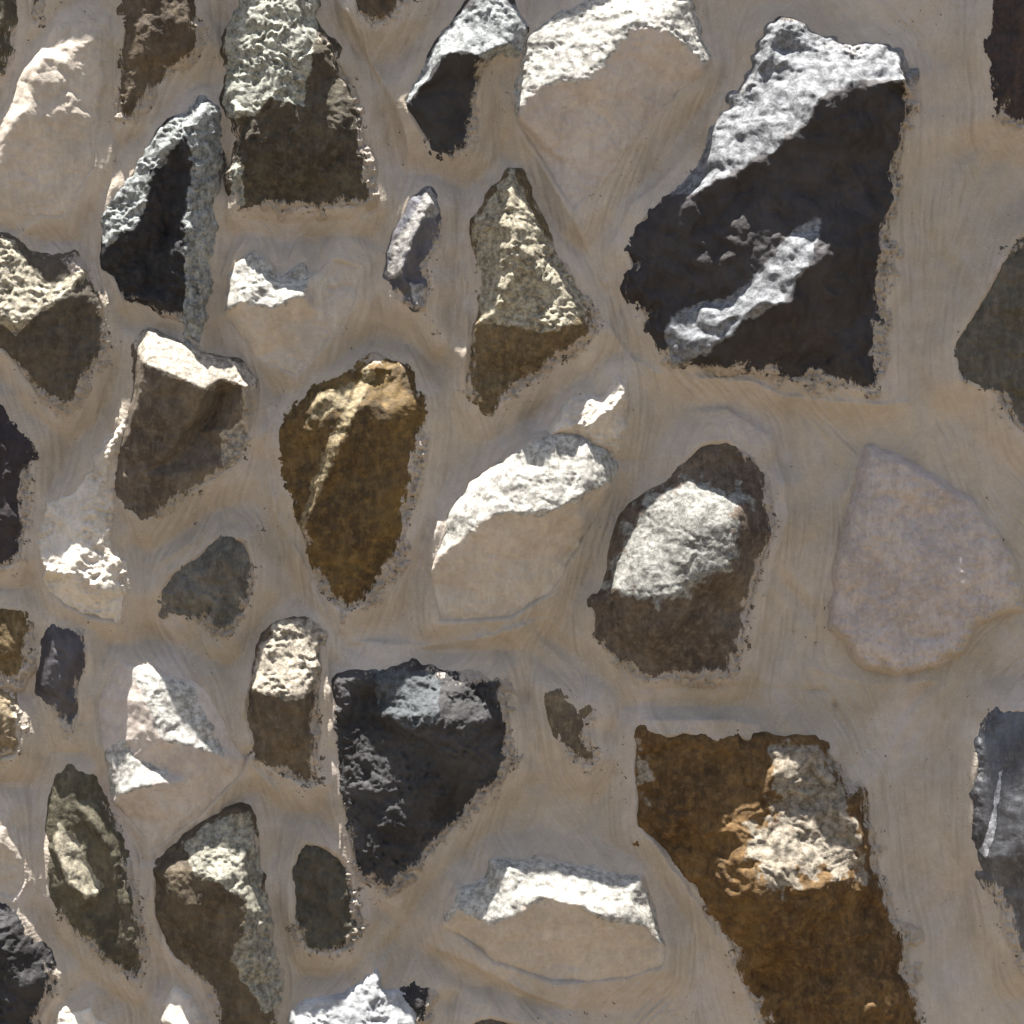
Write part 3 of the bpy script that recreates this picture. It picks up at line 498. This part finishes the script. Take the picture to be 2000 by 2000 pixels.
def shell(X, Y, H, keep, back):
    """front surface of kept cells, walls round its border and a flat back: a closed body"""
    ny, nx = X.shape; idx = np.arange(ny*nx).reshape(ny, nx)
    q = keep[:-1,:-1] & keep[1:,:-1] & keep[1:,1:] & keep[:-1,1:]
    a, b_, c_, d_ = idx[:-1,:-1][q], idx[1:,:-1][q], idx[1:,1:][q], idx[:-1,1:][q]
    F = np.stack([a, b_, c_, d_], -1)
    Q = np.pad(q, 1); W = []
    for (dy, dx, p1, p2) in ((-1,0,(0,1),(0,0)), (1,0,(1,0),(1,1)), (0,-1,(0,0),(1,0)), (0,1,(1,1),(0,1))):
        e = q & ~Q[1+dy:Q.shape[0]-1+dy, 1+dx:Q.shape[1]-1+dx]; jy, jx = np.nonzero(e)
        v1 = idx[jy+p1[0], jx+p1[1]]; v2 = idx[jy+p2[0], jx+p2[1]]
        W.append(np.stack([v2, v1, v1+ny*nx, v2+ny*nx], -1))
    W = np.concatenate(W); Bk = (F+ny*nx)[:, ::-1]
    V = np.concatenate([world(X, Y, H).reshape(-1, 3), world(X, Y, np.full_like(H, -back)).reshape(-1, 3)])
    F = np.concatenate([F, W, Bk]); u, inv = np.unique(F.ravel(), return_inverse=True)
    return V[u], inv.reshape(-1, 4), u % (ny*nx)
# the wall's mortar face, carried on beyond the picture and down to the ground
# unseen ledge added along the wall's top to shade the mortar, deeper at right
ex = np.array([-3200,-2200,-1400,-800,-450,-260]); ey0 = np.array([-560,-556,-500,-496,-300,-210]); ey1 = np.array([2180,2240,2330,2424])
fx = np.concatenate([ex, gx, 2000-ex[::-1]]); fy = np.concatenate([ey0, gy, ey1])
FX, FY = np.meshgrid(fx, fy)
FH = np.pad(HM, ((len(ey0), len(ey1)), (len(ex), len(ex))), mode='edge'); shade_ledge = np.where(fx > 1675, 170., 60.); FH[1:3, :] = shade_ledge[None, :]; FH[0, :] = shade_ledge-10
FN = np.pad(MARG, ((len(ey0), len(ey1)), (len(ex), len(ex))), mode='edge'); FS = np.pad(STREAK*.6+STROKE*.75, ((len(ey0), len(ey1)), (len(ex), len(ex))), mode='edge')
ny, nx = FX.shape; idx = np.arange(ny*nx).reshape(ny, nx)
F = np.stack([idx[:-1,:-1], idx[1:,:-1], idx[1:,1:], idx[:-1,1:]], -1).reshape(-1, 4)
V = world(FX, FY, FH).reshape(-1, 3); ring = np.concatenate([idx[0,:], idx[1:,-1], idx[-1,-2::-1], idx[-2:0:-1,0]])
bv = V[ring].copy(); bv[:,1] = .42; V2 = np.concatenate([V, bv]); n0 = len(V); nr = len(ring); r2 = n0+np.arange(nr)
Wf = np.stack([ring, np.roll(ring, -1), np.roll(r2, -1), r2], -1)
cn = [n0, n0+nx-1, n0+nx-1+ny-1, n0+2*(nx-1)+ny-1]
V2o = V2; F = np.concatenate([F, Wf, np.array([[cn[0], cn[1], cn[2], cn[3]]])])
wall = link('mortar_wall', V2o, F, mm, (0,0,0), {'streak': np.concatenate([FS.ravel(), np.zeros(nr)]), 'margin': np.concatenate([FN.ravel(), np.zeros(nr)])})
wall['label'] = "pale brown lime mortar wall holding all the stones, brushed and trowelled"; wall['category'] = "wall"
for k, (s, (sl_, H, din, X0, Y0, cm, side)) in enumerate(zip(S, fields)):
    hm = HM[sl_]; H = H+BASE[sl_]+5
    keep = (din > -24) & (H > hm-22)
    if k: pass
    cxm = float(X0[keep].mean()); cym = float(Y0[keep].max())
    V, F, u = shell(X0, Y0, H, keep, 75)
    loc = ((cxm-1000)/1000., .0, ZC+(1000-cym)/1000.)
    V = V-np.array(loc)
    smear = sstep(44, -8, din)*min(1.1, .42+.34*s['rag'])*(.4+.75*side)
    cr = cm
    o = link(s['name'], V, F, stone_mat(k, s), loc, {'smear': smear.ravel()[u], 'crust_sun_tint': cr.ravel()[u]})
    o['label'] = s['label']; o['category'] = 'stone'; o['group'] = 'stones set in the mortar wall'
# ---------------------------------------------------------------- ground at the wall's foot (below the picture)
me = bpy.data.meshes.new('ground'); R = 120
me.from_pydata([(-R,-R,0),(R,-R,0),(R,R,0),(-R,R,0)], [], [(0,1,2,3)]); g = bpy.data.objects.new('ground', me); sc.collection.objects.link(g); g['kind'] = 'structure'
gm, nt, b, pos = base_mat('dry_earth')
nt.links.new(mix(nt, noise(nt, pos, 3, 6), (.13,.105,.075), (.09,.073,.052)), b.inputs['Base Color']); b.inputs['Roughness'].default_value = 1
me.materials.append(gm)
